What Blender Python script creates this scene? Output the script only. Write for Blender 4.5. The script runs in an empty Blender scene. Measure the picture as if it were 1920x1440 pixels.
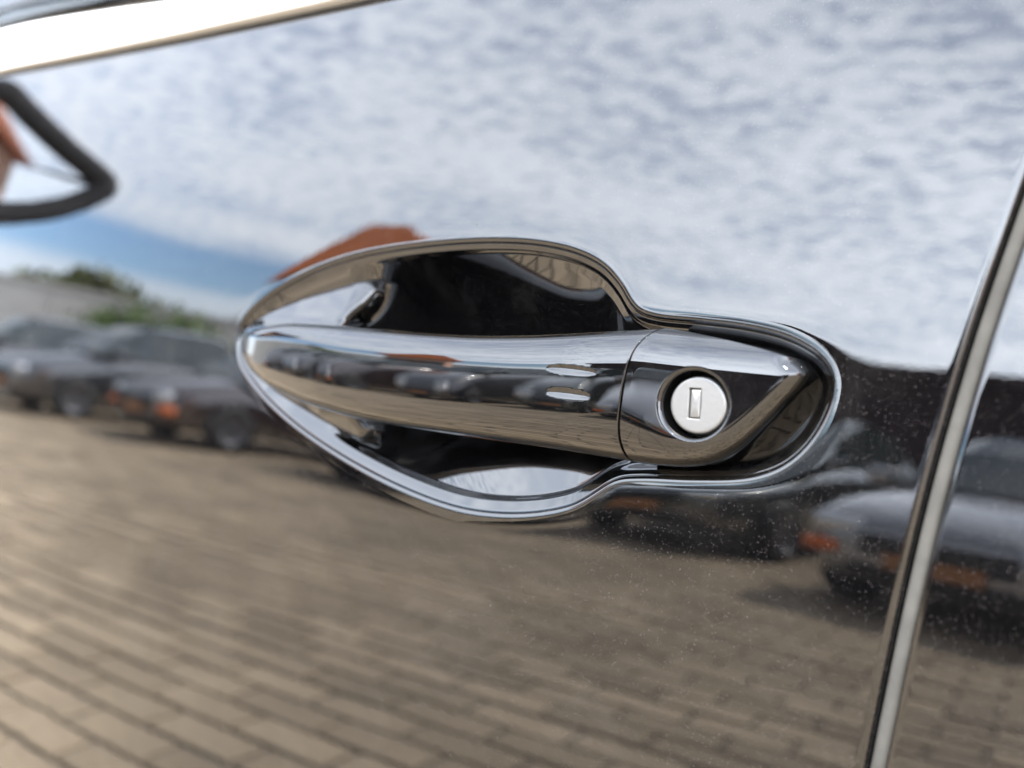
import bpy, bmesh, math, random
import numpy as np
from mathutils import Vector, Matrix

random.seed(7); rng = np.random.default_rng(7)
sc = bpy.context.scene
COL = sc.collection
rad = math.radians

# ------------------------------------------------------------------ camera
AZ, ROLL, DIST = rad(42), rad(7), 0.31
fw = Vector((-math.sin(AZ), math.cos(AZ), 0.0))
rt = fw.cross(Vector((0, 0, 1))).normalized(); up = rt.cross(fw)
cr = rt * math.cos(ROLL) + up * math.sin(ROLL)
cu = -rt * math.sin(ROLL) + up * math.cos(ROLL)
cam_d = bpy.data.cameras.new('camera'); cam = bpy.data.objects.new('camera', cam_d); COL.objects.link(cam)
cpos = Vector((0, 0, 1.0)) - fw * DIST
M = Matrix((cr, cu, -fw)).transposed().to_4x4(); M.translation = cpos
cam.matrix_world = M
cam_d.sensor_width = 36; cam_d.lens = 18 / math.tan(rad(25))
cam_d.clip_start = 0.01; cam_d.clip_end = 3000
cam_d.dof.use_dof = True; cam_d.dof.focus_distance = 0.285; cam_d.dof.aperture_fstop = 8.5
sc.camera = cam
sc.cycles.max_bounces = 8; sc.cycles.glossy_bounces = 6; sc.cycles.transmission_bounces = 6; sc.cycles.diffuse_bounces = 2
sc.cycles.sample_clamp_indirect = 12

# ------------------------------------------------------------------ exposure, sky, sun
vs = sc.view_settings
vs.view_transform = 'Standard'; vs.look = 'None'; vs.gamma = 1; vs.exposure = 2.45
vs.use_curve_mapping = False
SUN_EL, SUN_AZ = rad(50), rad(22)          # azimuth from the outward door normal (-y) towards the rear (+x)
sdir = Vector((math.sin(SUN_AZ) * math.cos(SUN_EL), -math.cos(SUN_AZ) * math.cos(SUN_EL), math.sin(SUN_EL)))
sun_d = bpy.data.lights.new('sun', 'SUN'); sun_d.energy = 4.0; sun_d.angle = rad(0.53); sun_d.color = (1, .955, .89)
sun = bpy.data.objects.new('sun', sun_d); COL.objects.link(sun)
sun.rotation_euler = (-sdir).to_track_quat('-Z', 'Y').to_euler(); sun.location = (0, -5, 12)

W = bpy.data.worlds.new('World'); sc.world = W; W.use_nodes = True
nt = W.node_tree; nt.nodes.clear()
def nd(t, typ, **kw):
    n = t.nodes.new(typ)
    for k, v in kw.items():
        setattr(n, k, v)
    return n
def mth(t, op, a, b=None, c=None, clamp=False):
    n = nd(t, 'ShaderNodeMath', operation=op, use_clamp=clamp)
    for i, v in enumerate((a, b, c)):
        if v is None: continue
        if isinstance(v, (int, float)): n.inputs[i].default_value = v
        else: t.links.new(v, n.inputs[i])
    return n.outputs[0]
def mrange(t, v, a, b, c, d, smooth=True):
    n = nd(t, 'ShaderNodeMapRange', interpolation_type='SMOOTHSTEP' if smooth else 'LINEAR')
    n.inputs['From Min'].default_value = a; n.inputs['From Max'].default_value = b
    n.inputs['To Min'].default_value = c; n.inputs['To Max'].default_value = d
    t.links.new(v, n.inputs['Value']); return n.outputs['Result']
def mixc(t, fac, a, b, blend='MIX'):
    n = nd(t, 'ShaderNodeMix', data_type='RGBA', blend_type=blend)
    for sock, v in ((n.inputs['Factor'], fac), (n.inputs['A'], a), (n.inputs['B'], b)):
        if isinstance(v, (int, float)): sock.default_value = v
        elif isinstance(v, tuple): sock.default_value = (*v, 1) if len(v) == 3 else v
        else: t.links.new(v, sock)
    return n.outputs['Result']
def noise(t, vec, scale, detail=3, rough=.5, dist=0):
    n = nd(t, 'ShaderNodeTexNoise'); n.inputs['Scale'].default_value = scale
    n.inputs['Detail'].default_value = detail; n.inputs['Roughness'].default_value = rough; n.inputs['Distortion'].default_value = dist
    if vec is not None: t.links.new(vec, n.inputs['Vector'])
    return n.outputs['Fac']
L = nt.links.new
sky = nd(nt, 'ShaderNodeTexSky', sky_type='NISHITA', sun_disc=False)
sky.sun_elevation = SUN_EL
sky.sun_rotation = math.atan2(sdir.x, sdir.y)
sky.altitude = 100; sky.dust_density = .25; sky.ozone_density = 9.0
tc = nd(nt, 'ShaderNodeTexCoord')
sep = nd(nt, 'ShaderNodeSeparateXYZ'); L(tc.outputs['Generated'], sep.inputs[0])
zc = mth(nt, 'ADD', mth(nt, 'MAXIMUM', sep.outputs['Z'], 0.0), 0.035)
px = mth(nt, 'DIVIDE', sep.outputs['X'], zc); py = mth(nt, 'DIVIDE', sep.outputs['Y'], zc)
comb = nd(nt, 'ShaderNodeCombineXYZ'); L(px, comb.inputs[0]); L(py, comb.inputs[1])
# altocumulus deck: rows of small cells over a sheet, ending in a blue gap, then a low bank at the horizon
rip = noise(nt, comb.outputs[0], 14.5, 5, .58, .3)
mid = noise(nt, comb.outputs[0], 1.3, 3, .5)
dens = mth(nt, 'ADD', mth(nt, 'MULTIPLY', rip, .66), mth(nt, 'MULTIPLY', mid, .34))
deck = mth(nt, 'MULTIPLY', mrange(nt, dens, .37, .57, .47, 1.0), mrange(nt, sep.outputs['Z'], .12, .8, 1.0, .72))
# the deck's far edge lies on a line towards the front of the car
edge = mth(nt, 'ADD', mth(nt, 'MULTIPLY', px, -1.0), mth(nt, 'MULTIPLY', py, -.10))
edge = mth(nt, 'ADD', edge, mth(nt, 'MULTIPLY', noise(nt, comb.outputs[0], .5, 3), 1.6))
deckmask = mrange(nt, edge, 5.3, 6.0, 1.0, .12)
bank = mrange(nt, edge, 7.0, 8.6, 0.0, .72)
cov = mth(nt, 'MAXIMUM', mth(nt, 'MULTIPLY', deck, deckmask), bank, clamp=True)
# brighter near the sun, as thin cloud is
dp = nd(nt, 'ShaderNodeVectorMath', operation='DOT_PRODUCT'); L(tc.outputs['Generated'], dp.inputs[0]); dp.inputs[1].default_value = sdir
glow = mrange(nt, dp.outputs['Value'], 0.1, .72, .35, 1.24, False)
glow = mth(nt, 'MULTIPLY', glow, mrange(nt, sep.outputs['Z'], .05, .75, 1.22, .62, False))
cl = nd(nt, 'ShaderNodeVectorMath', operation='SCALE'); cl.inputs[0].default_value = (14.3, 15.3, 16.8); L(glow, cl.inputs['Scale'])
skyc = mixc(nt, cov, sky.outputs[0], cl.outputs[0])
bg = nd(nt, 'ShaderNodeBackground'); bg.inputs['Strength'].default_value = .13; L(skyc, bg.inputs['Color'])
wo = nd(nt, 'ShaderNodeOutputWorld'); L(bg.outputs[0], wo.inputs['Surface'])

# ------------------------------------------------------------------ materials
def newmat(name):
    m = bpy.data.materials.new(name); m.use_nodes = True
    b = m.node_tree.nodes['Principled BSDF']; return m, m.node_tree, b
def simple(name, col, rough=.5, metal=0, spec=.5, var=0, scale=8):
    m, t, b = newmat(name)
    b.inputs['Base Color'].default_value = (*col, 1); b.inputs['Roughness'].default_value = rough
    b.inputs['Metallic'].default_value = metal; b.inputs['Specular IOR Level'].default_value = spec
    if var:
        o = nd(t, 'ShaderNodeTexCoord'); n = noise(t, o.outputs['Object'], scale, 5, .6)
        v = mrange(t, n, .25, .75, 1 - var, 1 + var, False)
        s = nd(t, 'ShaderNodeVectorMath', operation='SCALE'); s.inputs[0].default_value = col; t.links.new(v, s.inputs['Scale'])
        t.links.new(s.outputs[0], b.inputs['Base Color'])
    return m
def gloss_black(name, peel=1.0, flakes=1.0, dust=1.0, wave=1.0, ior=1.65, haze=1.4):
    """black gloss coat over a near-black base with flakes, orange peel and settled dust"""
    m, t, b = newmat(name); l = t.links.new
    o = nd(t, 'ShaderNodeTexCoord'); P = o.outputs['Object']
    # flakes
    vf = nd(t, 'ShaderNodeTexVoronoi'); vf.inputs['Scale'].default_value = 3600; l(P, vf.inputs['Vector'])
    sf = nd(t, 'ShaderNodeSeparateColor'); l(vf.outputs['Color'], sf.inputs[0])
    fl = mth(t, 'MULTIPLY', mth(t, 'GREATER_THAN', sf.outputs[0], .82), mth(t, 'POWER', sf.outputs[1], 6.0))
    base = mixc(t, mth(t, 'MULTIPLY', fl, flakes, clamp=True), (.0010, .0010, .0011), (.022, .019, .020))
    # dust: a thin film and single grains
    film = mth(t, 'MULTIPLY', mrange(t, noise(t, P, 34, 6, .68, .6), .48, .78, 0, 1), .0024 * haze)
    base = mixc(t, film, base, (1, .96, .9))
    # fine wiping scratches
    for ang_, sc_, amt in ((.45, (14, 1, 1100), .007), (-.30, (20, 1, 1500), .005)):
        mp = nd(t, 'ShaderNodeMapping'); mp.inputs['Rotation'].default_value = (0, ang_, 0); l(P, mp.inputs[0])
        wv = nd(t, 'ShaderNodeVectorMath', operation='MULTIPLY'); wv.inputs[1].default_value = sc_; l(mp.outputs[0], wv.inputs[0])
        scr = mth(t, 'MULTIPLY', mrange(t, noise(t, wv.outputs[0], 1.0, 2, .5), .66, .76, 0, 1), mrange(t, noise(t, P, 19, 3, .6), .5, .68, 0, 1))
        base = mixc(t, mth(t, 'MULTIPLY', scr, amt * haze), base, (1, .97, .93))
    vd = nd(t, 'ShaderNodeTexVoronoi'); vd.inputs['Scale'].default_value = 420; l(P, vd.inputs['Vector'])
    sd = nd(t, 'ShaderNodeSeparateColor'); l(vd.outputs['Color'], sd.inputs[0])
    size = mth(t, 'MULTIPLY', mth(t, 'POWER', sd.outputs[1], 6.0), .12)
    size = mth(t, 'ADD', size, .022)
    thin = mrange(t, noise(t, P, 15, 2), .35, .7, .999, .982)
    grain = mth(t, 'MULTIPLY', mth(t, 'LESS_THAN', vd.outputs['Distance'], size), mth(t, 'GREATER_THAN', sd.outputs[0], thin))
    grain = mth(t, 'MULTIPLY', grain, dust, clamp=True)
    base = mixc(t, mth(t, 'MULTIPLY', grain, .035), base, (.8, .76, .68))
    l(base, b.inputs['Base Color'])
    b.inputs['Specular IOR Level'].default_value = 0; b.inputs['Roughness'].default_value = .5
    b.inputs['Coat IOR'].default_value = ior; b.inputs['Coat Roughness'].default_value = .012
    l(mth(t, 'SUBTRACT', 1.0, mth(t, 'MULTIPLY', grain, .6)), b.inputs['Coat Weight'])
    h1 = noise(t, P, 210, 2, .5); h2 = noise(t, P, 24, 1, .4)
    hh = mth(t, 'ADD', mth(t, 'MULTIPLY', h1, .0000045 * peel), mth(t, 'MULTIPLY', h2, .00003 * wave))
    bp = nd(t, 'ShaderNodeBump'); bp.inputs['Strength'].default_value = 1; bp.inputs['Distance'].default_value = 1.0; l(hh, bp.inputs['Height'])
    l(bp.outputs[0], b.inputs['Coat Normal'])
    return m
M_PAINT = gloss_black('black_metallic_paint')
M_PLAST = gloss_black('gloss_black_handle', peel=.35, flakes=.3, dust=.5, wave=.15, haze=.8, ior=1.62)
M_BOWL = gloss_black('gloss_black_bowl', peel=.6, flakes=.4, dust=1.2, wave=.2, haze=2.0)
M_CHROME = simple('bright_trim_metal', (.80, .80, .79), .5, .4)
M_RUB = simple('seal_rubber', (.044, .043, .040), .95, 0, .08, .25, 90)
M_BLKRUB = simple('dark_rubber', (.012, .012, .012), .6)
M_LOCK, t_, b_ = newmat('lock_metal')
b_.inputs['Base Color'].default_value = (.165, .163, .158, 1); b_.inputs['Metallic'].default_value = .9; b_.inputs['Roughness'].default_value = .42
n_ = noise(t_, nd(t_, 'ShaderNodeTexCoord').outputs['Object'], 900, 4, .6)
bp_ = nd(t_, 'ShaderNodeBump'); bp_.inputs['Distance'].default_value = .00004; t_.links.new(n_, bp_.inputs['Height']); t_.links.new(bp_.outputs[0], b_.inputs['Normal'])
M_BRASS = simple('worn_brass', (.42, .27, .13), .5, .7)
M_MBLK = simple('mirror_housing_black', (.0035, .0037, .004), .45, 0, .25)
M_MIRROR = simple('mirror_silver', (.40, .42, .44), .0, 1)
M_CABIN = simple('cabin_dark', (.012, .012, .013), .8)
M_GLASS, t_, b_ = newmat('window_glass')
b_.inputs['Base Color'].default_value = (.55, .68, .66, 1); b_.inputs['Transmission Weight'].default_value = 1; b_.inputs['Roughness'].default_value = 0; b_.inputs['IOR'].default_value = 1.5

# ------------------------------------------------------------------ helpers
def prop(o, label=None, cat=None, group=None, kind=None):
    for k, v in (('label', label), ('category', cat), ('group', group), ('kind', kind)):
        if v: o[k] = v
    return o
def link(name, me, mat, parent=None, smooth=True):
    if mat is not None and not me.materials: me.materials.append(mat)
    if smooth and len(me.polygons): me.polygons.foreach_set('use_smooth', [True] * len(me.polygons))
    o = bpy.data.objects.new(name, me); COL.objects.link(o)
    if parent: o.parent = parent
    return o
def mesh(name, V, F, mat, parent=None, smooth=True):
    me = bpy.data.meshes.new(name); me.from_pydata([tuple(map(float, v)) for v in V], [], F); me.update()
    return link(name, me, mat, parent, smooth)
def bmobj(name, bm, mat, parent=None, smooth=False):
    bmesh.ops.recalc_face_normals(bm, faces=bm.faces)
    me = bpy.data.meshes.new(name); bm.to_mesh(me); bm.free()
    return link(name, me, mat, parent, smooth)
def empty(name, loc=(0, 0, 0), rz=0):
    o = bpy.data.objects.new(name, None); COL.objects.link(o); o.location = loc; o.rotation_euler = (0, 0, rz); o.empty_display_size = .1; return o
def bbox(bm, c, s, bev=0, rot=None):
    r = bmesh.ops.create_cube(bm, size=1.0); vs_ = r['verts']
    bmesh.ops.scale(bm, vec=s, verts=vs_)
    if bev: 
        es = list({e for v in vs_ for e in v.link_edges}); vs_ = bmesh.ops.bevel(bm, geom=es, offset=bev, segments=2, affect='EDGES', profile=.6)['verts']
    if rot is not None: bmesh.ops.rotate(bm, cent=(0, 0, 0), matrix=rot, verts=vs_)
    bmesh.ops.translate(bm, vec=c, verts=vs_)
def rings(R, close=True, flip=False):
    """R: list of (N,3) rings -> verts, faces"""
    n = len(R[0]); V = np.concatenate(R); F = []
    for k in range(len(R) - 1):
        a, b = k * n, (k + 1) * n
        for i in range(n if close else n - 1):
            j = (i + 1) % n
            f = (a + i, a + j, b + j, b + i)
            F.append(f[::-1] if flip else f)
    return V, F
def spline(pts, n, closed=True, sig=0.0):
    """arc-length resampled Catmull-Rom with optional Gaussian smoothing (length units)"""
    P = np.array(pts, float); m = len(P); out = []
    for i in range(m if closed else m - 1):
        p0, p1, p2, p3 = [P[(i + k) % m] if closed else P[min(max(i + k, 0), m - 1)] for k in (-1, 0, 1, 2)]
        d1 = max(np.linalg.norm(p1 - p0), 1e-6) ** .5; d2 = max(np.linalg.norm(p2 - p1), 1e-6) ** .5; d3 = max(np.linalg.norm(p3 - p2), 1e-6) ** .5
        m1 = (p2 - p1) / 1 if d1 < 1e-2 else (p1 - p0) / d1 - (p2 - p0) / (d1 + d2) + (p2 - p1) / d2
        m2 = (p2 - p1) / 1 if d3 < 1e-2 else (p2 - p1) / d2 - (p3 - p1) / (d2 + d3) + (p3 - p2) / d3
        if d1 >= 1e-2: m1 = m1 * d2
        if d3 >= 1e-2: m2 = m2 * d2
        for t in np.linspace(0, 1, 40, endpoint=False):
            h = (2*t**3 - 3*t**2 + 1, t**3 - 2*t**2 + t, -2*t**3 + 3*t**2, t**3 - t**2)
            out.append(h[0]*p1 + h[1]*m1 + h[2]*p2 + h[3]*m2)
    if not closed: out.append(P[-1])
    Q = np.array(out)
    def resample(Q, n):
        S = np.vstack([Q, Q[:1]]) if closed else Q
        s = np.r_[0, np.cumsum(np.linalg.norm(np.diff(S, axis=0), axis=1))]
        u = np.linspace(0, s[-1], n, endpoint=not closed)
        return np.stack([np.interp(u, s, S[:, k]) for k in range(S.shape[1])], 1), s[-1]
    Q, T = resample(Q, n)
    if sig:
        s = sig / (T / n); r = int(3 * s) + 1; k = np.exp(-.5 * (np.arange(-r, r + 1) / s) ** 2); k /= k.sum()
        if closed:
            E = np.vstack([Q[-r:], Q, Q[:r]])
            Q = np.stack([np.convolve(E[:, c], k, 'valid') for c in range(Q.shape[1])], 1)
        Q, T = resample(Q, n)
    return Q
def normals2(Q):
    t = np.roll(Q, -1, 0) - np.roll(Q, 1, 0); t /= np.linalg.norm(t, axis=1)[:, None]
    return np.stack([-t[:, 1], t[:, 0]], 1)      # left of travel
def pdist(P, C, closed=True):
    """distance of points P (k,2) to the polyline C"""
    A = C; B = np.roll(C, -1, 0)
    if not closed: A, B = C[:-1], C[1:]
    d = np.full(len(P), 1e9); ab = B - A; q = (ab ** 2).sum(1) + 1e-12
    for s in range(0, len(P), 4000):
        p = P[s:s + 4000][:, None, :]
        t = np.clip(((p - A) * ab).sum(2) / q, 0, 1)[..., None]
        d[s:s + 4000] = np.sqrt((((p - A) - t * ab) ** 2).sum(2)).min(1)
    return d
def ss(a, b, x):
    t = np.clip((x - a) / (b - a), 0, 1); return t * t * (3 - 2 * t)
def pch(x, xs, ys):
    """smooth (monotone cubic) interpolation"""
    xs = np.array(xs, float); ys = np.array(ys, float); h = np.diff(xs); dl = np.diff(ys) / h
    m = np.zeros(len(xs)); m[0] = dl[0]; m[-1] = dl[-1]
    for i in range(1, len(xs) - 1):
        if dl[i-1] * dl[i] > 0:
            w1, w2 = 2*h[i] + h[i-1], h[i] + 2*h[i-1]; m[i] = (w1 + w2) / (w1 / dl[i-1] + w2 / dl[i])
    x = np.clip(np.asarray(x, float), xs[0], xs[-1]); i = np.clip(np.searchsorted(xs, x) - 1, 0, len(xs) - 2)
    t = (x - xs[i]) / h[i]
    return (2*t**3-3*t**2+1)*ys[i] + (t**3-2*t**2+t)*h[i]*m[i] + (-2*t**3+3*t**2)*ys[i+1] + (t**3-t**2)*h[i]*m[i+1]

# ================================================================== GROUND
ROW_A = rad(-12.6); BL, BW, JT = .31, .162, .018
def sand_mat():
    m, t, b = newmat('joint_sand'); o = nd(t, 'ShaderNodeTexCoord')
    mp = nd(t, 'ShaderNodeMapping'); mp.inputs['Rotation'].default_value = (0, 0, -ROW_A); t.links.new(o.outputs['Object'], mp.inputs[0])
    br = nd(t, 'ShaderNodeTexBrick'); br.inputs['Scale'].default_value = 1; br.inputs['Brick Width'].default_value = BL; br.inputs['Row Height'].default_value = BW
    br.inputs['Mortar Size'].default_value = .007; br.inputs['Color1'].default_value = (.27, .215, .165, 1); br.inputs['Color2'].default_value = (.21, .165, .125, 1); br.inputs['Mortar'].default_value = (.10, .088, .07, 1)
    t.links.new(mp.outputs[0], br.inputs['Vector'])
    # under the built pavers the sheet is bare joint sand
    gx = nd(t, 'ShaderNodeSeparateXYZ'); t.links.new(o.outputs['Object'], gx.inputs[0])
    near = mth(t, 'MULTIPLY', mth(t, 'MULTIPLY', mth(t, 'GREATER_THAN', gx.outputs[0], -14.0), mth(t, 'LESS_THAN', gx.outputs[0], 5.0)),
               mth(t, 'MULTIPLY', mth(t, 'GREATER_THAN', gx.outputs[1], -9.5), mth(t, 'LESS_THAN', gx.outputs[1], 2.5)))
    c = mixc(t, near, br.outputs['Color'], (.085, .075, .06))
    n = mrange(t, noise(t, o.outputs['Object'], 60, 4, .7), .3, .7, .75, 1.25, False)
    s = nd(t, 'ShaderNodeVectorMath', operation='SCALE'); t.links.new(c, s.inputs[0]); t.links.new(n, s.inputs['Scale'])
    t.links.new(s.outputs[0], b.inputs['Base Color']); b.inputs['Roughness'].default_value = .95
    return m
bm = bmesh.new(); bmesh.ops.create_grid(bm, x_segments=8, y_segments=8, size=400)
pave = bmobj('pavement', bm, sand_mat()); prop(pave, 'brown brick pavement mirrored in the lower half of the black door', kind='structure')
pave.location = (0, 0, -.006)
def paver_mat():
    m, t, b = newmat('clay_paver'); o = nd(t, 'ShaderNodeTexCoord')
    g = nd(t, 'ShaderNodeNewGeometry')
    a = nd(t, 'ShaderNodeAttribute'); a.attribute_name = 'tone'
    c = mixc(t, a.outputs['Fac'], (.205, .157, .102), (.325, .252, .168))
    n = mrange(t, noise(t, g.outputs['Position'], 45, 5, .7), .3, .7, .80, 1.18, False)
    n2 = mth(t, 'MULTIPLY', mrange(t, noise(t, g.outputs['Position'], .9, 3, .5), .3, .7, .82, 1.14, False), mrange(t, noise(t, g.outputs['Position'], 4.5, 4, .65), .4, .8, 1.05, .82, False))
    s = nd(t, 'ShaderNodeVectorMath', operation='SCALE'); t.links.new(c, s.inputs[0]); t.links.new(mth(t, 'MULTIPLY', n, n2), s.inputs['Scale'])
    t.links.new(s.outputs[0], b.inputs['Base Color']); b.inputs['Roughness'].default_value = .88
    return m
M_PAVER = paver_mat()
def paver_vf():
    a, b, c = (BL - JT) / 2, (BW - JT) / 2, .007
    V = [(-a, -b, -.03), (a, -b, -.03), (a, b, -.03), (-a, b, -.03), (-a, -b, -.004), (a, -b, -.004), (a, b, -.004), (-a, b, -.004),
         (-a + c, -b + c, 0), (a - c, -b + c, 0), (a - c, b - c, 0), (-a + c, b - c, 0)]
    F = [(8, 9, 10, 11)]
    for k in (0, 4):
        for i in range(4):
            j = (i + 1) % 4; F.append((k + i, k + j, k + 4 + j, k + 4 + i))
    return np.array(V), F
PV, PF = paver_vf()
variants = []
for k in range(8):
    me = bpy.data.meshes.new('brick'); me.from_pydata([tuple(v) for v in PV], [], PF); me.update(); me.materials.append(M_PAVER)
    at = me.attributes.new('tone', 'FLOAT', 'FACE'); at.data.foreach_set('value', [(k + .5) / 8] * len(PF)); variants.append(me)
cells = []
ca, sa = math.cos(ROW_A), math.sin(ROW_A)
for j in range(-90, 60):
    for i in range(-60, 40):
        u = (i + (.5 if j % 2 else 0)) * BL; v = j * BW
        x, y = u * ca - v * sa, u * sa + v * ca
        if -14 < x < 5 and -9.5 < y < 2.5: cells.append((x, y))
# seen largest in the door's lower half: the strip between this car and the parked row
def rank(c):
    x, y = c
    return abs((x + 1.75) / 1.35) ** 2 + abs((y + 1.55) / 1.25) ** 2
cells.sort(key=rank)
for (x, y) in cells[:300]:
    o = bpy.data.objects.new('brick', random.choice(variants)); COL.objects.link(o); o.parent = pave
    o.matrix_parent_inverse = pave.matrix_world.inverted()
    o.location = (x + random.uniform(-.002, .002), y + random.uniform(-.002, .002), .012 + random.uniform(-.002, .003))
    o.rotation_euler = (random.uniform(-.008, .008), random.uniform(-.008, .008), ROW_A + random.uniform(-.012, .012))
VV, FF, TT = [], [], []
for (x, y) in cells[300:]:
    a = ROW_A + random.uniform(-.012, .012); c_, s_ = math.cos(a), math.sin(a); k = len(VV)
    z = .018 + random.uniform(-.002, .003); tl = random.uniform(-.01, .01)
    for v in PV: VV.append((x + v[0]*c_ - v[1]*s_, y + v[0]*s_ + v[1]*c_, z + v[2] + v[0]*tl))
    t = random.random()
    for f in PF: FF.append(tuple(k + q for q in f)); TT.append(t)
st = mesh('brick_field', VV, FF, M_PAVER, pave, smooth=False); st['kind'] = 'stuff'
at = st.data.attributes.new('tone', 'FLOAT', 'FACE'); at.data.foreach_set('value', TT)

# ================================================================== THE BLACK CAR (doors, handle, mirror)
RZ, RX, LEAN = 1.25, 8.0, .028
def YD(x, z):                     # door skin in metres, z above 1 m datum; +y is into the car
    return z ** 2 / 2 / RZ + x ** 2 / 2 / RX + LEAN * z
car = empty('car', (0, 0, 0)); prop(car, 'glossy black car with its driver door handle and key lock seen close up', 'car')
Z0 = 1.0
MM = 1e-3
OUT = [(-139.6, 3.1), (-138.6, 11.0), (-128.3, 19.6), (-107.9, 28.8), (-82.9, 36.0), (-52.0, 40.4), (-19.7, 42.4), (1.3, 41.8), (17.2, 39.2), (26.9, 35.4), (33.9, 30.0), (39.5, 24.2), (44.5, 22.8), (58, 22.2),
       (72.3, 21.4), (83.8, 19.4), (92.6, 15.2), (96.6, 10.0), (96.2, 2.7), (92.6, -5.7), (86.8, -11.9), (78.8, -15.8), (63.0, -18.7), (47.8, -20.6), (40.5, -22.3), (34.8, -26.4), (28.1, -30.9), (15.6, -35.3), (0.1, -38.2),
       (-16.9, -39.1), (-43.1, -36.6), (-75.8, -30.2), (-103.9, -21.9), (-125.0, -12.6), (-136.4, -4.6)]
NO = 720
OL = spline(OUT, NO, True, 1.6)            # clockwise seen from outside
if ((OL[:, 0] * np.roll(OL[:, 1], -1) - np.roll(OL[:, 0], -1) * OL[:, 1]).sum()) < 0: OL = OL[::-1].copy()   # ccw in (x,z)
NI = normals2(OL)                           # inward
# seam between the doors and the belt line, millimetres
def seam_x(z): return pch(z, [-700, -72, -20, 14, 48, 140], [62, 115.2, 120.0, 124.6, 130.8, 150])
def belt_z(x): return pch(x, [-1000, -434, -296, -199, -84, 200, 1100], [160, 138.0, 132.0, 129.0, 127.4, 127.4, 138])
ZB, XF = -560.0, -820.0
def door_boundary(side):
    B = []
    gap = 1.85
    if side == 'front':
        for z in np.linspace(ZB, belt_z(150) - 2, 160): B.append((seam_x(z) - gap, z))
        xr = B[-1][0]
        for x in np.linspace(xr - 2, XF, 120): B.append((x, belt_z(x) - 1.0))
        for z in np.linspace(belt_z(XF) - 4, ZB, 60): B.append((XF, z))
        for x in np.linspace(XF + 10, seam_x(ZB) - gap - 10, 60): B.append((x, ZB))
    else:
        XR = 950.0
        for x in np.linspace(seam_x(ZB) + gap, XR, 60): B.append((x, ZB))
        for z in np.linspace(ZB + 5, belt_z(XR) - 2, 60): B.append((XR, z))
        for x in np.linspace(XR - 5, seam_x(belt_z(160)) + gap + 2, 100): B.append((x, belt_z(x) - 1.0))
        for z in np.linspace(belt_z(160) - 3, ZB + 5, 160): B.append((seam_x(z) + gap, z))
    return np.array(B)
def roll(d, r=1.8, depth=2.2):             # hem: rounded edge turning into the car
    t = np.clip(1 - d / r, 0, 1); return depth * (1 - np.sqrt(np.clip(1 - t ** 2, 0, 1)))
def surf(P, extra=0.0):                    # (k,2) mm -> (k,3) m, extra mm inwards
    x, z = P[:, 0] * MM, P[:, 1] * MM
    return np.stack([x, YD(x, z) + np.asarray(extra) * MM * np.ones(len(P)), z + Z0], 1)
# ---- front door skin: rings from the handle opening out to the door edge
B = door_boundary('front'); cen = np.array([-20.0, 0.0])
thB = np.unwrap(np.arctan2(B[:, 1], B[:, 0] + 20)); thO = np.arctan2(OL[:, 1], OL[:, 0] + 20)
def bpoint(th):
    # ray from the centre to the boundary polygon
    d = np.array([math.cos(th), math.sin(th)]); A = B - cen; E2 = np.roll(B, -1, 0) - B
    den = d[0] * E2[:, 1] - d[1] * E2[:, 0]; den[np.abs(den) < 1e-9] = 1e-9
    t = (A[:, 0] * E2[:, 1] - A[:, 1] * E2[:, 0]) / den; u = (A[:, 0] * d[1] - A[:, 1] * d[0]) / den
    ok = (t > 0) & (u >= -1e-6) & (u <= 1 + 1e-6); return cen + d * t[ok].min()
BP = np.array([bpoint(t) for t in thO])
R = []
for d in np.linspace(1.9, -0.001, 14):     # rolled inner lip of the opening (d mm inside the outline)
    e = roll(1.9 - d, 1.9, 1.15)
    R.append(surf(OL + NI * d, e if np.isscalar(e) else e))
vec = BP - OL; ln = np.linalg.norm(vec, axis=1)
# the skin dips very slightly towards the opening
vec_n = vec / ln[:, None]
for t in np.r_[np.geomspace(.004, .5, 34), np.linspace(.55, .96, 10)]:
    w = (ln - 9.5) * t; P = OL + vec_n * w[:, None]
    R.append(surf(P, .10 * np.exp(-w / 3.0)))
for d in [9, 7, 5.5, 4.5, 3.6, 3.0, 2.5, 2.0, 1.6, 1.2, .9, .6, .4, .2, .08, 0.0]:
    P = BP - vec / ln[:, None] * d
    dd = pdist(P, B) if d > 0 else np.zeros(len(P))
    R.append(surf(P, roll(dd)))
R.append(surf(BP, 9.0))
V, F = rings(R, True, True)
front = mesh('front_door', V, F, M_PAINT, car); front['label'] = 'black painted front door around the handle'
# ---- rear door skin
B2 = door_boundary('rear'); c2 = np.array([500.0, -200.0]); R = []
n2 = -normals2(B2) if ((B2[:, 0]*np.roll(B2[:, 1], -1) - np.roll(B2[:, 0], -1)*B2[:, 1]).sum()) < 0 else normals2(B2)
R.append(surf(B2, 9.0))
for d in [0, .08, .2, .4, .6, .9, 1.2, 1.6, 2, 2.5, 3, 3.6, 4.5, 6, 8]:
    t_in = B2 + (c2 - B2) / np.linalg.norm(c2 - B2, axis=1)[:, None] * d / .8
    R.append(surf(t_in, roll(pdist(t_in, B2) if d > 0 else np.zeros(len(B2)))))
P8 = t_in
for t in np.r_[np.geomspace(.01, .9, 26), .999]: R.append(surf(P8 + (c2 - P8) * t))
V, F = rings(R, True, False)
rear = mesh('rear_door', V, F, M_PAINT, car); rear['label'] = 'black painted rear door beyond the grey seam'
for ob in (front, rear):
    bm = bmesh.new(); bm.from_mesh(ob.data)
    # outward normals towards -y
    f0 = max(bm.faces, key=lambda f: f.calc_area())
    if f0.normal.y > 0: bmesh.ops.reverse_faces(bm, faces=bm.faces)
    bm.to_mesh(ob.data); bm.free(); ob.data.polygons.foreach_set('use_smooth', [True] * len(ob.data.polygons))
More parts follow.
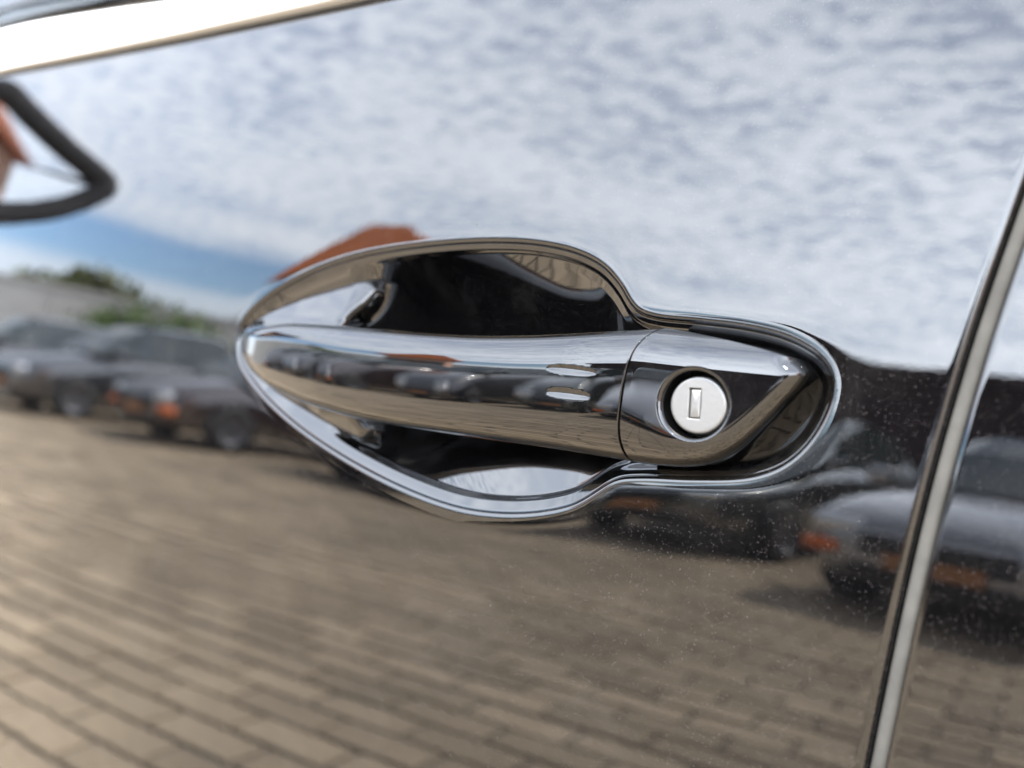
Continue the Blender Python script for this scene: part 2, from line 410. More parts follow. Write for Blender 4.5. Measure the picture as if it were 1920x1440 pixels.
# ---- rubber seal in the seam
prof = [(-2.6, 7.0), (-1.95, 3.6), (-1.8, 2.6), (-1.4, 2.0), (-.5, 1.8), (.5, 1.8), (1.4, 2.0), (1.8, 2.6), (1.95, 3.6), (2.6, 7.0)]
zs = np.linspace(ZB, 116, 180); R = []
for z in zs:
    R.append(surf(np.array([(seam_x(z) + p[0] * .88, z) for p in prof]), np.array([p[1] for p in prof])))
V, F = rings(R, False, True)
seal = mesh('seam_seal', V, F, M_RUB, car); seal['label'] = 'grey rubber seal strip in the gap between the doors'

# ---- handle bowl pressed into the door
RB = []; DR = np.r_[np.linspace(1.7, 3.0, 9), np.linspace(3.2, 7.0, 14)]
def bowl_depth(P, w):
    x = P[:, 0]
    c = np.clip
    left = .40 * c(w, 0, 9.0)
    upper = ss(-4, 4, P[:, 1])
    s0 = pch(x, [-80, -50, -20, 10, 40], [1.0, .80, .44, .25, .20]) + upper * pch(x, [-80, -50, -20, 10, 40], [.15, .22, .34, .26, .18]); s1 = .13 + .21 * upper
    q = c(w - 4.3 + 1.8 * upper, 0, 30)
    cw = 3.2 - 1.8 * upper
    cent = .40 * c(w, 0, cw) + (2.0 - .9 * upper) * ss(0, 1.5, w - cw) + s0 * q - (s0 - s1) / 60 * q ** 2
    right = .45 * c(w, 0, 1.6) + 2.3 * ss(1.2, 3.8, w)
    wl = 1 - ss(-84, -54, x); wr = ss(35, 46, x)
    return left * wl + right * wr + cent * (1 - wl) * (1 - wr)
for d in DR:
    P = OL + NI * d; w = np.full(NO, d - 1.7)
    e = .85 + bowl_depth(P, w); lip = .12 * np.exp(-(w / .3) ** 2)
    RB.append(surf(P, e + lip))
P7 = OL + NI * 7.0
tgt = np.stack([np.clip(P7[:, 0], -112, 82), P7[:, 1] * .03 + .5], 1)
for t in np.linspace(.02, 1, 60):
    P = P7 + (tgt - P7) * t; w = 7 - 1.7 + np.linalg.norm(P - P7, axis=1)
    RB.append(surf(P, .85 + bowl_depth(P, w)))
R0 = surf(OL + NI * 1.7, 3.0)
V, F = rings([R0] + RB, True, False)
bowl = mesh('handle_bowl', V, F, M_BOWL, front); bowl['label'] = 'gloss black finger bowl behind the pull handle'

# ---- grip
GX = [-133, -126, -115, -97, -72, -40, -10, 12, 28, 40, 52]
ZT = [4.2, 8.0, 9.9, 11.6, 12.0, 12.0, 12.4, 13.6, 15.1, 16.6, 18.2]
GB = [-133, -129.5, -124, -112, -95, -78, -46, -5, 33, 52]
ZBm = [4.2, -1.5, -5.4, -10.4, -13.6, -15.5, -17.0, -16.2, -15.4, -15.5]
def zt_(x): return pch(x, GX, ZT)
def zb_(x): return pch(x, GB, ZBm)
def Hf(x): return pch(x, [-133, -122, -100, -60, 0, 30, 51, 60, 67.5, 78, 86, 96], [1.0, 5.0, 9.5, 14.5, 17.0, 16.4, 14.4, 12.8, 11.2, 8.7, 6.8, 4.0])
def Ef(x): return pch(x, [-133, -122, -100, -60, 0, 30, 51, 67.5, 86, 96], [.2, 1.2, 3.0, 6.0, 8.4, 7.8, 5.4, 3.6, 1.4, 0.6])
NEXP = 4.2
def Pf(s): return np.sqrt(np.clip(1 - np.abs(s) ** NEXP, 0, 1))
TILT = .05
def split_x(z): return pch(z, [-20, -15.4, -7, 2.5, 10.5, 18, 22], [49.5, 49.5, 49.0, 49.2, 50.3, 54.0, 57.0])
def dent(x, z):
    r = 0
    for zc_, hw in ((5.2, 7.2), (-.9, 6.6)):
        u = (x - 33.5) / hw; v = (z - zc_) / (1.15 * np.sqrt(np.clip(1 - u ** 2, 1e-3, 1)))
        a = np.where(np.abs(u) < 1, np.clip(1 - v ** 2, 0, 1), 0)
        # deeper at the top edge, so the floor of the notch looks upwards
        r = r + a * (.55 + .55 * np.clip(v, -1, 1)) * .62
    return r
NS, NU = 150, 520
sv = np.sin(np.linspace(-math.pi / 2, math.pi / 2, NS)); sv = np.sign(sv) * np.abs(sv) ** .92
uu = np.linspace(0, 1, NU); G = []; SX = np.sin(uu * math.pi / 2) ** 1.0
rows = []
for q in range(NU):
    tt = uu[q]; x0 = -133 + (52.0 + 133) * (1 - (1 - tt) ** 1.0) if tt > .06 else -133 + 185 * (tt ** 2 / .12 + .03 * (tt / .06) * 0 + 0) if False else -133 + 185 * (tt if tt > .1 else tt ** 1.6 / .1 ** .6)
    zt, zb = float(zt_(x0)), float(zb_(x0)); zz = (zt + zb) / 2 + (zt - zb) / 2 * sv
    shift = (split_x(zz) - .35 - 52.0) * ss(-10, 52, x0)
    xx = x0 + shift
    H, E = Hf(xx), Ef(xx)
    y = -E - (H - E) * Pf(sv) - TILT * (zz - (zt + zb) / 2) * ss(-133, -100, xx)
    y = y + dent(xx, zz)
    rows.append(surf(np.stack([xx, zz], 1), y))
    # back of the grip
    yb = -E + 3.0 * Pf(sv) * ss(-133, -110, xx) + .02
    rows[-1] = np.concatenate([rows[-1], surf(np.stack([xx, zz], 1), yb)[::-1][1:-1]])
V, F = rings(rows, True, False)
n = len(rows[0]); F.append(tuple(range(n))[::-1]); F.append(tuple(range((NU - 1) * n, NU * n)))
grip = mesh('handle_grip', V, F, M_PLAST, front); grip['label'] = 'gloss black pull handle bar with two small notches'
grip.data.polygons[-1].use_smooth = False; grip.data.polygons[-2].use_smooth = False
# ---- foot: the leaf-shaped base that carries the front end of the grip
FT = [(-137.5, 4), (-135.5, 9), (-125, 15), (-107.2, 21.1), (-90.2, 25.3), (-79, 27.9), (-72.6, 28), (-69.2, 24.6), (-71.2, 19.8), (-75, 14), (-76, 0), (-70, -12), (-64.4, -16.8), (-61.2, -20), (-63.2, -23.6), (-70, -23.9), (-87.2, -20.7), (-113, -13.8), (-131, -6), (-136.2, -1)]
FO = spline(FT, 420, True, .7)
if ((FO[:, 0] * np.roll(FO[:, 1], -1) - np.roll(FO[:, 0], -1) * FO[:, 1]).sum()) < 0: FO = FO[::-1].copy()
fc = np.array([-98.0, 3.0]); R = []
FU = np.array(FT[:7] + [(-60, 31.5)]); FL = np.array([(-50, -26.5)] + FT[15:] + FT[:1]); FE = np.array(FT[7:15])
R.append(surf(FO, 16.0))
for t in np.r_[0, np.geomspace(.004, .12, 16), np.linspace(.15, 1, 36)]:
    P = FO + (fc - FO) * t; w = pdist(P, FO) if t > 0 else np.zeros(len(P))
    top = pch(P[:, 0], [-138, -120, -95, -78, -60], [1.8, 3.3, 4.6, 5.0, 5.4])
    wu = np.minimum(pdist(P, FU, False), pdist(P, FL, False))
    a = np.clip(1 - w / 1.2, 0, 1); y = top - 1.6 * np.sqrt(np.clip(1 - a ** 2, 0, 1)) - .52 * np.clip(wu - .4, 0, 30)
    we = pdist(P, FE, False); a = np.clip(1 - we / 4.2, 0, 1); y = y + 3.6 * (1 - np.sqrt(np.clip(1 - a ** 2, 0, 1)))
    lim = -Ef(P[:, 0]) + .4; y = lim + .5 * ((y - lim) + np.sqrt((y - lim) ** 2 + .8))
    R.append(surf(P, y))
V, F = rings(R, True, False)
foot = mesh('handle_foot', V, F, M_PLAST, front); foot['label'] = 'leaf shaped gloss black foot under the front of the handle'

# ---- lock cover behind the split line, with a round well for the lock
LC = np.array([67.2, .4]); HOLE = 8.75
top_edge = [(54.0, 18.2), (62, 17.5), (74, 16.0), (84.0, 14.2), (88.4, 12.8), (90.4, 10.6), (90.0, 8.0), (87.0, 3.2), (82.0, -3.4), (77.0, -8.8), (71.5, -12.4), (64, -14.6), (56, -15.4), (49.9, -15.6)]
edge_c = spline(top_edge, 260, False)
left_c = np.array([(split_x(z) + .35, z) for z in np.linspace(-15.6, 18.2, 90)][1:-1])
CO = np.vstack([edge_c, left_c])
if ((CO[:, 0] * np.roll(CO[:, 1], -1) - np.roll(CO[:, 0], -1) * CO[:, 1]).sum()) < 0: CO = CO[::-1].copy()
thC = np.arctan2(CO[:, 1] - LC[1], CO[:, 0] - LC[0])
top_c = np.array([(20, 18.3), (54, 18.3), (110, 16.6)])
k0 = int(np.argmax(edge_c[:, 0] > 87.5)); low_c = np.vstack([edge_c[k0:], [(20, -15.6)]])
def capY(P):
    x = P[:, 0]; w1 = pdist(P, top_c, False); w2 = pdist(P, low_c, False)
    r2 = pch(x, [48, 54, 64, 76, 92], [15.2, 12.5, 8.0, 5.2, 4.2])
    s1 = 1 - np.clip(w1 / 15.5, 0, 1); s2 = 1 - np.clip(w2 / r2, 0, 1)
    H, E = Hf(x), Ef(x); pr = np.sqrt(np.clip(1 - s1 ** NEXP, 0, 1)) * np.sqrt(np.clip(1 - s2 ** 3.2, 0, 1))
    return -E - (H - E) * pr - TILT * P[:, 1]
circ = np.stack([np.cos(thC), np.sin(thC)], 1); R = []
def cap_ring(rr): return LC + circ * rr
y_ref = float(capY(LC[None])[0])
TX = float((capY(LC[None] + [[8, 0]])[0] - capY(LC[None] - [[8, 0]])[0]) / 16)   # slope of the cover along x at the lock
TZ = -TILT
def lockplane(P): return y_ref + (P[:, 0] - LC[0]) * TX + (P[:, 1] - LC[1]) * TZ
R.append(surf(cap_ring(7.9), lockplane(cap_ring(7.9)) + 8.0))
R.append(surf(cap_ring(7.9), lockplane(cap_ring(7.9)) + 3.0))
R.append(surf(cap_ring(7.95), lockplane(cap_ring(7.95)) + 1.6))
for a in np.linspace(0, math.pi / 2, 8):
    r_ = 8.0 + .85 * (1 - math.cos(a)); P = cap_ring(r_); y = capY(P) * .5 + lockplane(P) * .5
    y = capY(P); R.append(surf(P, y + .95 * (1 - math.sin(a))))
P0 = cap_ring(8.86)
for t in np.r_[np.linspace(.03, .8, 34), 1 - np.geomspace(.19, .0006, 34), 1.0]:
    P = P0 + (CO - P0) * t; R.append(surf(P, capY(P)))
R.append(surf(CO, 5.0))
V, F = rings(R, True, True)
cap = mesh('lock_cover', V, F, M_PLAST, front); cap['label'] = 'gloss black cover cap around the key lock'
bm = bmesh.new(); bm.from_mesh(cap.data); bmesh.ops.recalc_face_normals(bm, faces=bm.faces); bm.to_mesh(cap.data); bm.free()
cap.data.polygons.foreach_set('use_smooth', [True] * len(cap.data.polygons))
# ---- lock cylinder: face with rounded rim and a keyway cut with rounded-square rings
def lockpt(u, v, dep):            # local lock coordinates in mm -> world
    P = np.stack([LC[0] + u, LC[1] + v], 1); return surf(P, lockplane(P) + dep)
KA = rad(3.0); KX, KZ = -.85, .3
NP = 160; th = np.linspace(0, 2 * math.pi, NP, endpoint=False)
def rect_ring(hw, hh, th):        # point on a rectangle by angle
    c, s = np.cos(th), np.sin(th); k = 1 / np.maximum(np.abs(c) / hw, np.abs(s) / hh); u, v = c * k, s * k
    return KX + u * math.cos(KA) - v * math.sin(KA), KZ + u * math.sin(KA) + v * math.cos(KA)
R = []
for dep, r_ in ((9, 6.85), (3.4, 6.85), (2.75, 6.85), (2.45, 6.75), (2.27, 6.55), (2.2, 6.3), (2.2, 6.0)):
    R.append(lockpt(np.cos(th) * r_, np.sin(th) * r_, dep))
ou, ov = np.cos(th) * 6.0, np.sin(th) * 6.0; iu, iv = rect_ring(1.50, 3.65, th)
for t in np.linspace(.15, 1, 12): R.append(lockpt(ou + (iu - ou) * t, ov + (iv - ov) * t, 2.2))
iu2, iv2 = rect_ring(1.42, 3.57, th); R.append(lockpt(iu2, iv2, 2.36)); R.append(lockpt(iu2, iv2, 5.5))
V, F = rings(R, True, False)
plug = mesh('lock_cylinder', V, F, M_LOCK, front); plug['label'] = 'bright silver key lock cylinder with upright keyway'
bm = bmesh.new(); bm.from_mesh(plug.data); bmesh.ops.recalc_face_normals(bm, faces=bm.faces); bm.to_mesh(plug.data); bm.free()
iu3, iv3 = rect_ring(1.2, 3.35, th); R = [lockpt(iu3, iv3, 5.0)]
for dep, k in ((2.75, 1.0), (2.6, .93), (2.55, .8), (2.55, .02)):
    u, v = rect_ring(1.2 * k, 3.35 * (k if k < .5 else 1 - (1 - k) * .4), th); R.append(lockpt(u, v, dep))
V, F = rings(R, True, False); ks = mesh('keyway_shutter', V, F, M_LOCK, front); ks['label'] = 'sprung metal shutter closing the keyway'
# dark tube of the lock well
R = [lockpt(np.cos(th) * 8.6, np.sin(th) * 8.6, 2.8), lockpt(np.cos(th) * 8.6, np.sin(th) * 8.6, 8.5), lockpt(np.cos(th) * .1, np.sin(th) * .1, 8.5)]
V, F = rings(R, True, False); mesh('lock_well', V, F, M_BLKRUB, front)

# ---- bright window sill trim, rubber lip and the window
def trim_h(x): return pch(x, [-1000, -434, -300, -240, -84, 200, 1100], [29, 26, 21, 17.5, 12.5, 11, 11])
def trim_part(x0, x1, parent):
    xs = np.linspace(x0, x1, 90); R = []; R2 = []
    for x in xs:
        zb = belt_z(x) + 1.4; h = float(trim_h(x)); pr = []
        for a in np.linspace(-math.pi / 2, math.pi / 2, 22):
            v = math.sin(a); pr.append((zb + h / 2 + h / 2 * np.sign(v) * abs(v) ** .8, -1.4 - 3.2 * max(math.cos(a), 0) ** .6 + 2.0 * (v * .5 + .5)))
        pr = [(zb, 7.0)] + pr + [(zb + h, 9.0)]
        R.append(surf(np.array([(x, p[0]) for p in pr]), np.array([p[1] for p in pr])))
        pr2 = [(zb - 3.2, 8.0), (zb - 2.6, 3.5), (zb - .8, 2.4), (zb + 1.2, 2.6), (zb + 2.5, 5.0)]
        R2.append(surf(np.array([(x, p[0]) for p in pr2]), np.array([p[1] for p in pr2])))
    V, F = rings(R, False, False); o = mesh('sill_trim', V, F, M_CHROME, parent); o['label'] = 'bright metal trim strip along the window sill'
    V, F = rings(R2, False, False); mesh('trim_lip', V, F, M_BLKRUB, parent)
    # glass: a leaning curved pane with thickness
    R = []
    for x in xs:
        zb = belt_z(x) + trim_h(x) - 8; pr = []
        for k in np.linspace(0, 1, 10): pr.append((zb + 420 * k, 9 + 95 * k + 70 * k * k))
        back = [(z + 1, y + 4.0) for z, y in pr][::-1]; pr = pr + back
        R.append(np.array([(x * MM, YD(x * MM, belt_z(x) * MM) + p[1] * MM, p[0] * MM + Z0) for p in pr]))
    n_ = len(R[0]); V, F = rings([r for r in R], True, False)
    # ring direction: close the loop around the pane's section
    F.append(tuple(range(n_))); F.append(tuple(range((len(R) - 1) * n_, len(R) * n_))[::-1])
    g = mesh('window_glass', V, F, M_GLASS, parent)
    bm = bmesh.new(); bm.from_mesh(g.data); bmesh.ops.recalc_face_normals(bm, faces=bm.faces); bm.to_mesh(g.data); bm.free()
trim_part(-820, float(seam_x(120)) - 4, front)
trim_part(float(seam_x(120)) + 4, 900, rear)
# ---- dark cabin behind the glass, and roof rail
bm = bmesh.new()
bbox(bm, (0.05, .74, .74), (1.74, 1.20, .60), .03)
bbox(bm, (-.30, .75, 1.14), (.16, .5, .62), .05, Matrix.Rotation(.2, 3, 'Y'))
bbox(bm, (.62, .75, 1.14), (.16, .5, .62), .05, Matrix.Rotation(.2, 3, 'Y'))
cab = bmobj('cabin', bm, M_CABIN, car); cab['label'] = 'dark cabin seen through the side glass'
bm = bmesh.new(); bbox(bm, (.05, .86, 1.575), (1.75, 1.34, .05), .02); bmobj('roof', bm, M_PAINT, car)

# ---- wing mirror (mirrored in the door at the upper left)
MX = -.955
MO = [(-.045, 1.280), (-.080, 1.285), (-.110, 1.288), (-.133, 1.279), (-.205, 1.251), (-.270, 1.226), (-.280, 1.215), (-.280, 1.202), (-.270, 1.188), (-.243, 1.164), (-.213, 1.146), (-.185, 1.134), (-.153, 1.124), (-.09, 1.116), (-.05, 1.118), (-.035, 1.158), (-.035, 1.245)]
MQ = spline(MO, 200, True, .004); mc = MQ.mean(0)
if ((MQ[:, 0] * np.roll(MQ[:, 1], -1) - np.roll(MQ[:, 0], -1) * MQ[:, 1]).sum()) < 0: MQ = MQ[::-1].copy()
MN = normals2(MQ)
def mring(d, x): Q = MQ + MN * d; return np.stack([np.full(len(Q), x), Q[:, 0], Q[:, 1]], 1)
R = [mring(.028, MX - .012), mring(.028, MX - .002), mring(.0265, MX), mring(.003, MX + .004), mring(.0005, MX + .002), mring(0, MX - .004), mring(.001, MX - .03)]
for k in np.linspace(.1, 1, 14):
    Q = MQ + (mc - MQ) * (1 - math.sqrt(max(0, 1 - k ** 2))); R.append(np.stack([np.full(len(Q), MX - .03 - .085 * k), Q[:, 0], Q[:, 1]], 1))
V, F = rings(R, True, True)
wm = mesh('wing_mirror', V, F, M_MBLK, car); wm['label'] = 'black wing mirror reflected in the upper left of the door'
bm = bmesh.new(); bm.from_mesh(wm.data)
bmesh.ops.recalc_face_normals(bm, faces=bm.faces)
bm.to_mesh(wm.data); bm.free()
Q = MQ + MN * .0275; gm = []
for t in (1.0, .66, .33, .001):
    P = mc + (Q - mc) * t; gm.append(np.stack([np.full(len(P), MX - .006), P[:, 0], P[:, 1]], 1))
V, F = rings(gm, True, False); mg = mesh('mirror_glass', V, F, M_MIRROR, wm); mg['label'] = 'mirror glass showing clouds and a peach house'
bm = bmesh.new(); bbox(bm, (MX - .055, .005, 1.15), (.07, .12, .035), .012); bmobj('mirror_arm', bm, M_MBLK, wm, True)
# fixed body ahead of the door so the mirror and door stand on something
bm = bmesh.new(); bbox(bm, (-1.36, .86, .74), (1.06, 1.66, .70), .10); bmobj('front_wing', bm, M_PAINT, car, True)
bm = bmesh.new(); bbox(bm, (.05, .86, .36), (1.80, 1.56, .16), .03); bmobj('sill', bm, M_MBLK, car)
def wheel(parent, x, y, z, r=.31, w=.21, side=1):
    def lathe(name, prof, mat, par, n=40):
        R = []
        for rr, yy in prof:
            a = np.linspace(0, 2 * math.pi, n, endpoint=False); R.append(np.stack([x + rr * np.cos(a), np.full(n, y + yy * side), z + rr * np.sin(a)], 1))
        V, F = rings(R, True, False); return mesh(name, V, F, mat, par)
    ty = lathe('tyre', [(r*.62, .5*w), (r*.93, .5*w), (r, .36*w), (r, -.36*w), (r*.93, -.5*w), (r*.62, -.5*w)], M_BLKRUB, parent)
    lathe('rim', [(r*.64, .50*w), (r*.60, .44*w), (r*.56, .30*w), (r*.2, .36*w), (.001, .38*w)], M_RIM, parent); return ty
M_RIM = simple('alloy_rim', (.16, .16, .17), .4, .8)
wheel(car, -1.35, .12, .31, side=-1); wheel(car, 1.35, .12, .31, side=-1)

# ================================================================== PARKED CARS (seen in the gloss)
def car_paint(name, col, metal=0.3):
    m, t, b = newmat(name); b.inputs['Base Color'].default_value = (*col, 1); b.inputs['Metallic'].default_value = metal; b.inputs['Roughness'].default_value = .35
    b.inputs['Coat Weight'].default_value = 1; b.inputs['Coat IOR'].default_value = 2.1; b.inputs['Coat Roughness'].default_value = .03; return m
M_CGLASS = simple('dark_car_glass', (.02, .03, .03), .02, 0, .9)
M_LAMP = simple('lamp_lens', (.75, .76, .78), .08, .6)
M_AMBER = simple('amber_lens', (.75, .16, .02), .15)
M_GRILLE = simple('grille_black', (.006, .006, .006), .4)
M_PLATE = simple('number_plate', (.40, .17, .06), .5)
SLAT = []
def parked_car(x, y, rz, col, label, tall=1.0, amber=True, metal=.3):
    root = empty('parked_car', (x, y, 0.012), rz); prop(root, label, 'car', 'cars parked opposite')
    mat = car_paint('car_paint', col, metal)
    # stations along the length (front at +Y local): y, half width, bottom z, shoulder z, deck z
    ST = [(2.08, .52, .34, .50, .56), (2.05, .66, .26, .58, .66), (1.95, .76, .22, .64, .73), (1.75, .82, .20, .70, .79), (1.45, .85, .19, .75, .85), (1.0, .87, .19, .80, .92), (.85, .875, .19, .82, .95), (0, .88, .18, .85, .97),
          (-1.0, .88, .18, .87, .98), (-1.5, .86, .19, .88, .98), (-1.85, .82, .22, .87, .96), (-2.02, .74, .28, .82, .90), (-2.08, .60, .36, .70, .76)]
    R = []
    for (yy, hw, zb, zs_, zd) in ST:
        zs2, zd2 = zb + (zs_ - zb) * tall, zb + (zd - zb) * tall
        half = [(0, zb), (hw * .80, zb), (hw * .94, zb + .05), (hw, zb + (zs2 - zb) * .45), (hw * 1.0, zs2 - .05), (hw * .96, zs2 + .02), (hw * .86, zd2 - .01), (hw * .5, zd2 + .015), (0, zd2 + .02)]
        pr = [(a, b) for a, b in half] + [(-a, b) for a, b in half[-2:0:-1]]
        R.append(np.array([(a, yy, b) for a, b in pr]))
    V, F = rings(R, True, False); n = len(R[0]); F.append(tuple(range(n))[::-1]); F.append(tuple(range((len(R) - 1) * n, len(R) * n)))
    body = mesh('body', V, F, mat, root)
    bm = bmesh.new(); bm.from_mesh(body.data); bmesh.ops.recalc_face_normals(bm, faces=bm.faces); bm.to_mesh(body.data); bm.free()
    sd = body.modifiers.new('s', 'SUBSURF'); sd.levels = 1; sd.render_levels = 1
    # greenhouse
    top = .97 * tall; GS = [(1.05, .76, top - .03, top - .02), (.55, .72, top - .03, top + .30 * tall), (.15, .66, top - .03, top + .47 * tall), (-.6, .66, top - .03, top + .50 * tall), (-1.2, .66, top - .03, top + .45 * tall), (-1.6, .70, top - .03, top + .20 * tall), (-1.85, .74, top - .03, top - .02)]
    R = []
    for (yy, hw, z0, z1) in GS:
        wt = hw * .86
        R.append(np.array([(hw * 1.08, yy, z0), (wt + .02, yy, z0 + (z1 - z0) * .9), (wt * .8, yy, z1), (-wt * .8, yy, z1), (-wt - .02, yy, z0 + (z1 - z0) * .9), (-hw * 1.08, yy, z0)]))
    V, F = rings(R, True, False); gh = mesh('windows', V, F, M_CGLASS, root, False)
    RR = [np.array([(p[0] * 1.01, p[1], p[2] + .012) for p in r[1:5]]) for r in R[2:5]]
    V, F = rings(RR, False, False); rf = mesh('roof', V, F, mat, root)
    for s in (-1, 1):
        bm = bmesh.new(); bbox(bm, (s * .56, 1.985, .60 * tall), (.30, .16, .13), .03, None); hl = bmobj('headlight', bm, M_LAMP, root, True)
        if amber:
            bm = bmesh.new(); bbox(bm, (s * .64, 2.00, .44 * tall), (.24, .14, .10), .03); bmobj('indicator', bm, M_AMBER, root, True)
        bm = bmesh.new(); bbox(bm, (s * .93, .78, .98 * tall), (.20, .10, .13), .03); bmobj('wing_mirror', bm, mat, root, True)
        for yy in (1.30, -1.30):
            def L2(prof, name, m_):
                a = np.linspace(0, 2 * math.pi, 28, endpoint=False); R = []
                for rr, xx in prof: R.append(np.stack([np.full(28, s * xx), yy + rr * np.cos(a), .305 + rr * np.sin(a)], 1))
                V, F = rings(R, True, s > 0); return mesh(name, V, F, m_, root)
            L2([(.19, .885), (.285, .885), (.305, .86), (.305, .70), (.28, .66)], 'tyre', M_BLKRUB); L2([(.20, .888), (.18, .86), (.05, .875), (.001, .88)], 'rim', M_RIM)
    bm = bmesh.new()
    bbox(bm, (0, 2.055, .50 * tall), (.84, .05, .15), .02)
    bbox(bm, (0, 2.06, .32), (.95, .05, .10), .02); bmobj('grille', bm, M_GRILLE, root)
    for k in range(9):
        if not SLAT:
            bm = bmesh.new(); bbox(bm, (0, 0, 0), (.014, .012, .13)); o = bmobj('slat', bm, M_RIM, root); SLAT.append(o.data)
        else:
            o = bpy.data.objects.new('slat', SLAT[0]); COL.objects.link(o); o.parent = root
        o.location = (-.36 + .09 * k, 2.085, .50 * tall)
    bm = bmesh.new(); bbox(bm, (0, 2.10, .41), (.52, .012, .11), .004); bmobj('number_plate', bm, M_PLATE, root)
    return root
for (x, y, rz, col, lab, tall, amber, metal) in [
    (-1.45, -7.2, .06, (.30, .30, .31), 'silver grey car nose-on with amber lamps at the right of the door reflection', 1.0, True, .6),
    (-4.1, -8.1, .0, (.012, .02, .018), 'dark green car beside the amber-lamped silver one in the reflection', 1.05, False, .2),
    (-6.8, -7.5, -.05, (.02, .02, .024), 'black car third along the mirrored row', 1.0, False, .2),
    (-9.5, -6.7, .03, (.030, .010, .009), 'dark maroon car in the middle of the mirrored row', 1.0, True, .2),
    (-12.2, -5.95, .0, (.03, .033, .04), 'blue-black car left of the maroon one in the mirrored row', 1.05, False, .3),
    (-15.0, -5.3, .02, (.06, .058, .066), 'grey car near the left end of the mirrored row', 1.0, True, .4),
    (1.2, -8.1, -.02, (.03, .03, .034), 'charcoal car at the far right end of the mirrored row', 1.0, False, .3)]:
    parked_car(x, y, rz, col, lab, tall, amber, metal)

# ================================================================== BACKGROUND SEEN IN THE GLOSS
M_WALL = simple('pale_concrete', (.34, .34, .33), .9, 0, .3, .12, 1.2)
M_ROOFT = simple('terracotta_roof', (.46, .135, .045), .85, 0, .3, .2, 3)
M_PEACH = simple('peach_render', (.60, .36, .25), .9, 0, .3, .06, 2)
M_SHED = simple('dark_brown_shed', (.042, .027, .030), .9, 0, .3, .25, 1.5)
M_TRUNK = simple('bark', (.07, .05, .035), .9, 0, .2, .3, 9)
M_LEAF1 = simple('olive_leaves', (.10, .115, .035), .7, 0, .3, .35, 1.5)
M_LEAF2 = simple('fresh_leaves', (.10, .17, .03), .7, 0, .3, .35, 3)
# long pale wall, in panels
wa, wb = Vector((-22.8, -2.0, 0)), Vector((-22.4, -25.0, 0)); dv = wb - wa; ang = math.atan2(dv.y, dv.x)
gw = empty('boundary_wall', wa, ang); prop(gw, 'long pale concrete boundary wall behind the mirrored cars at left', 'wall')
np_ = 11; pl = dv.length / np_
for k in range(np_):
    bm = bmesh.new(); bbox(bm, ((k + .5) * pl, 0, 1.3), (pl - .02, .14, 2.6), .01); bmobj('panel', bm, M_WALL, gw)
bm = bmesh.new(); bbox(bm, (dv.length / 2, 0, 2.66), (dv.length, .24, .12), .02); bmobj('coping', bm, M_WALL, gw)
# shed
sh = empty('shed', (.9, -16.6, 0)); prop(sh, 'long low dark brown shed behind the parked cars at right in the reflection', 'shed')
bm = bmesh.new(); bbox(bm, (0, 0, 1.4), (16.5, 4.0, 2.8)); bmobj('wall', bm, M_SHED, sh)
bm = bmesh.new(); bbox(bm, (0, 0, 2.9), (17.1, 4.6, .2), .02); bmobj('roof', bm, M_SHED, sh)
for k in range(4):
    bm = bmesh.new(); bbox(bm, (-6 + 4 * k, 2.03, .95), (2.2, .06, 1.9), .01); bmobj('door', bm, M_SHED, sh)
# houses
def house(loc, rz, sx, sy, wall_h, ridge_h, ridge_half, label, wallmat):
    h = empty('house', loc, rz); prop(h, label, 'house')
    bm = bmesh.new(); bbox(bm, (0, 0, wall_h / 2), (sx, sy, wall_h)); bmobj('wall', bm, wallmat, h)
    a, b = sx / 2 + .4, sy / 2 + .4; z0 = wall_h - .1
    V = [(-a, -b, z0), (a, -b, z0), (a, b, z0), (-a, b, z0), (-ridge_half, 0, ridge_h), (ridge_half, 0, ridge_h)]
    F = [(0, 1, 5, 4), (2, 3, 4, 5), (1, 2, 5), (3, 0, 4), (3, 2, 1, 0)]
    mesh('roof', V, F, M_ROOFT, h, False)
    for k in (-1, 1):
        bm = bmesh.new(); bbox(bm, (k * sx * .25, sy / 2 + .02, wall_h * .52), (1.0, .06, 1.2), .01); w = bmobj('window', bm, M_CGLASS, h)
        bm = bmesh.new(); bbox(bm, (k * sx * .25, sy / 2 + .06, wall_h * .52 - .66), (1.2, .16, .08), .01); bmobj('sill', bm, M_WALL, w)
    bm = bmesh.new(); bbox(bm, (0, sy / 2 + .02, 1.0), (.9, .06, 2.0), .01); bmobj('door', bm, M_SHED, h)
house((-14.0, -11.3, 0), rad(-40), 2.3, 2.3, 3.0, 4.83, .40, 'small house with terracotta hip roof mirrored just above the handle', M_PEACH)
house((17.5, -1.0, 0), rad(145), 8.0, 6.0, 5.4, 8.4, 2.0, 'peach house with terracotta roof mirrored in the wing mirror', M_PEACH)
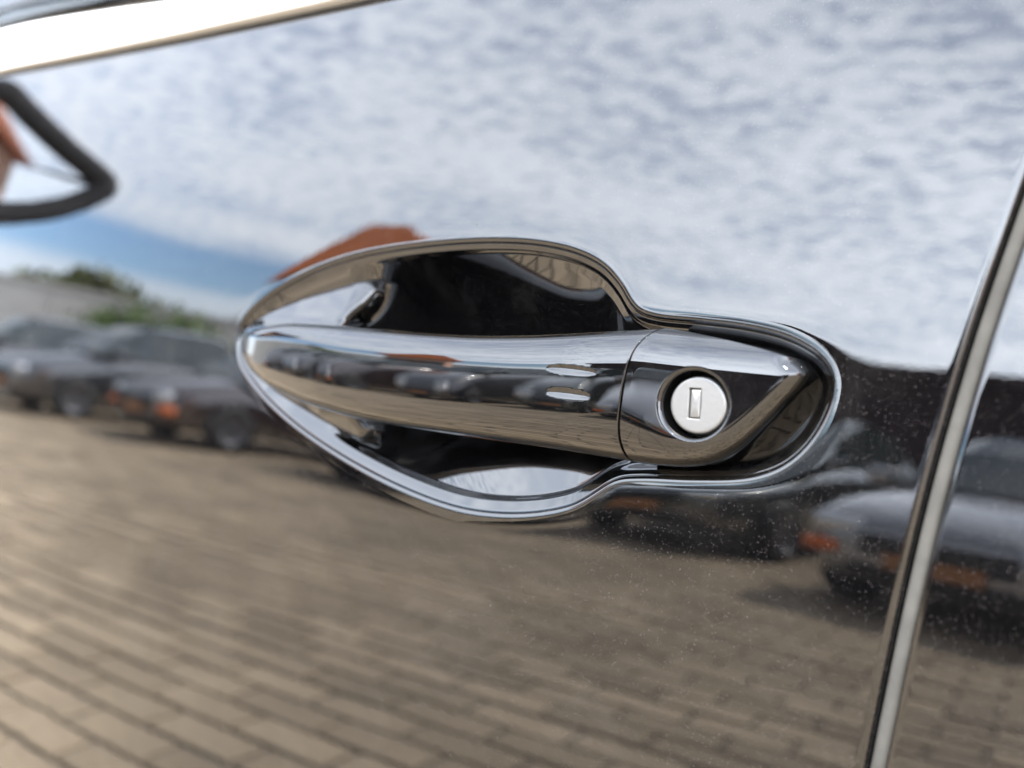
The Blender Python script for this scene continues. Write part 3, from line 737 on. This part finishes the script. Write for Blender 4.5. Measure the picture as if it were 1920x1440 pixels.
# trees and bushes
def leafy(name, loc, rx, rz, hz, n, leaf, mat, label, cat, group, trunk=True):
    t = empty(name, loc); prop(t, label, cat, group); r = np.random.default_rng(int(abs(loc[0] * 31 + loc[1] * 17)))
    if trunk:
        R = []
        for k, zz in enumerate(np.linspace(0, hz, 6)):
            a = np.linspace(0, 2 * math.pi, 10, endpoint=False); rr = .16 * (1 - .13 * k); R.append(np.stack([rr * np.cos(a) + .05 * math.sin(k), rr * np.sin(a), np.full(10, zz)], 1))
        V, F = rings(R, True, False)
        for q in range(5):
            k = len(V); an = q * 1.3; p0 = np.array([0, 0, hz * .62]); p1 = np.array([math.cos(an) * rx * .6, math.sin(an) * rx * .6, hz + rz * .25 * (q % 3 - .6)])
            for p, rr in ((p0, .07), (p1, .02)):
                for i in range(4): V = np.vstack([V, p + np.array([math.cos(i * 1.57) * rr, math.sin(i * 1.57) * rr, 0])])
            for i in range(4): j = (i + 1) % 4; F.append((k + i, k + j, k + 4 + j, k + 4 + i))
        mesh('trunk', V, F, M_TRUNK, t)
    V, F = [], []; cl_ = r.normal(size=(26, 3)); cl_ /= np.linalg.norm(cl_, axis=1)[:, None]; cl_ *= r.uniform(.35, .95, (26, 1))
    for k in range(n):
        c = cl_[r.integers(26)] + r.normal(size=3) * .17; c = c * [rx, rx, rz] + [0, 0, hz]
        if c[2] < .05: continue
        u = r.normal(size=3); u /= np.linalg.norm(u); w = np.cross(u, r.normal(size=3)); w /= np.linalg.norm(w); s = leaf * r.uniform(.6, 1.4); i = len(V)
        V += [c - u * s, c + w * s * .55, c + u * s, c - w * s * .55]; F.append((i, i + 1, i + 2, i + 3))
    mesh('crown' if trunk else 'foliage', V, F, mat, t, False)
for (loc, rx, rz, hz, lab) in [((-35.8, -12.7, 0), 1.8, 1.2, 2.8, 'broad olive tree at the left beyond the mirrored wall'), ((-35, -14.7, 0), 1.8, 1.3, 3.2, 'second olive tree along the mirrored wall'),
                               ((-34.4, -16.3, 0), 1.5, 1.1, 2.7, 'lowest olive tree at the right of the mirrored clump'), ((-52, -40, 0), 3.6, 1.4, 1.9, 'far tree at the right end of the mirrored wall'),
                               ((-44, -46, 0), 3.8, 1.3, 1.8, 'farthest tree beside the small mirrored house')]:
    leafy('tree', loc, rx, rz, hz, 2600, .22, M_LEAF1, lab, 'tree', 'trees beyond the wall')
for (loc, s, lab) in [((-17.9, -7.9, 0), 1.35, 'left fresh green bush between mirrored cars and wall'), ((-17.3, -9.3, 0), 1.45, 'right fresh green bush between mirrored cars and wall')]:
    leafy('bush', loc, .9 * s, .75 * s, .95 * s, 1200, .09, M_LEAF2, lab, 'bush', 'bushes by the wall', False)
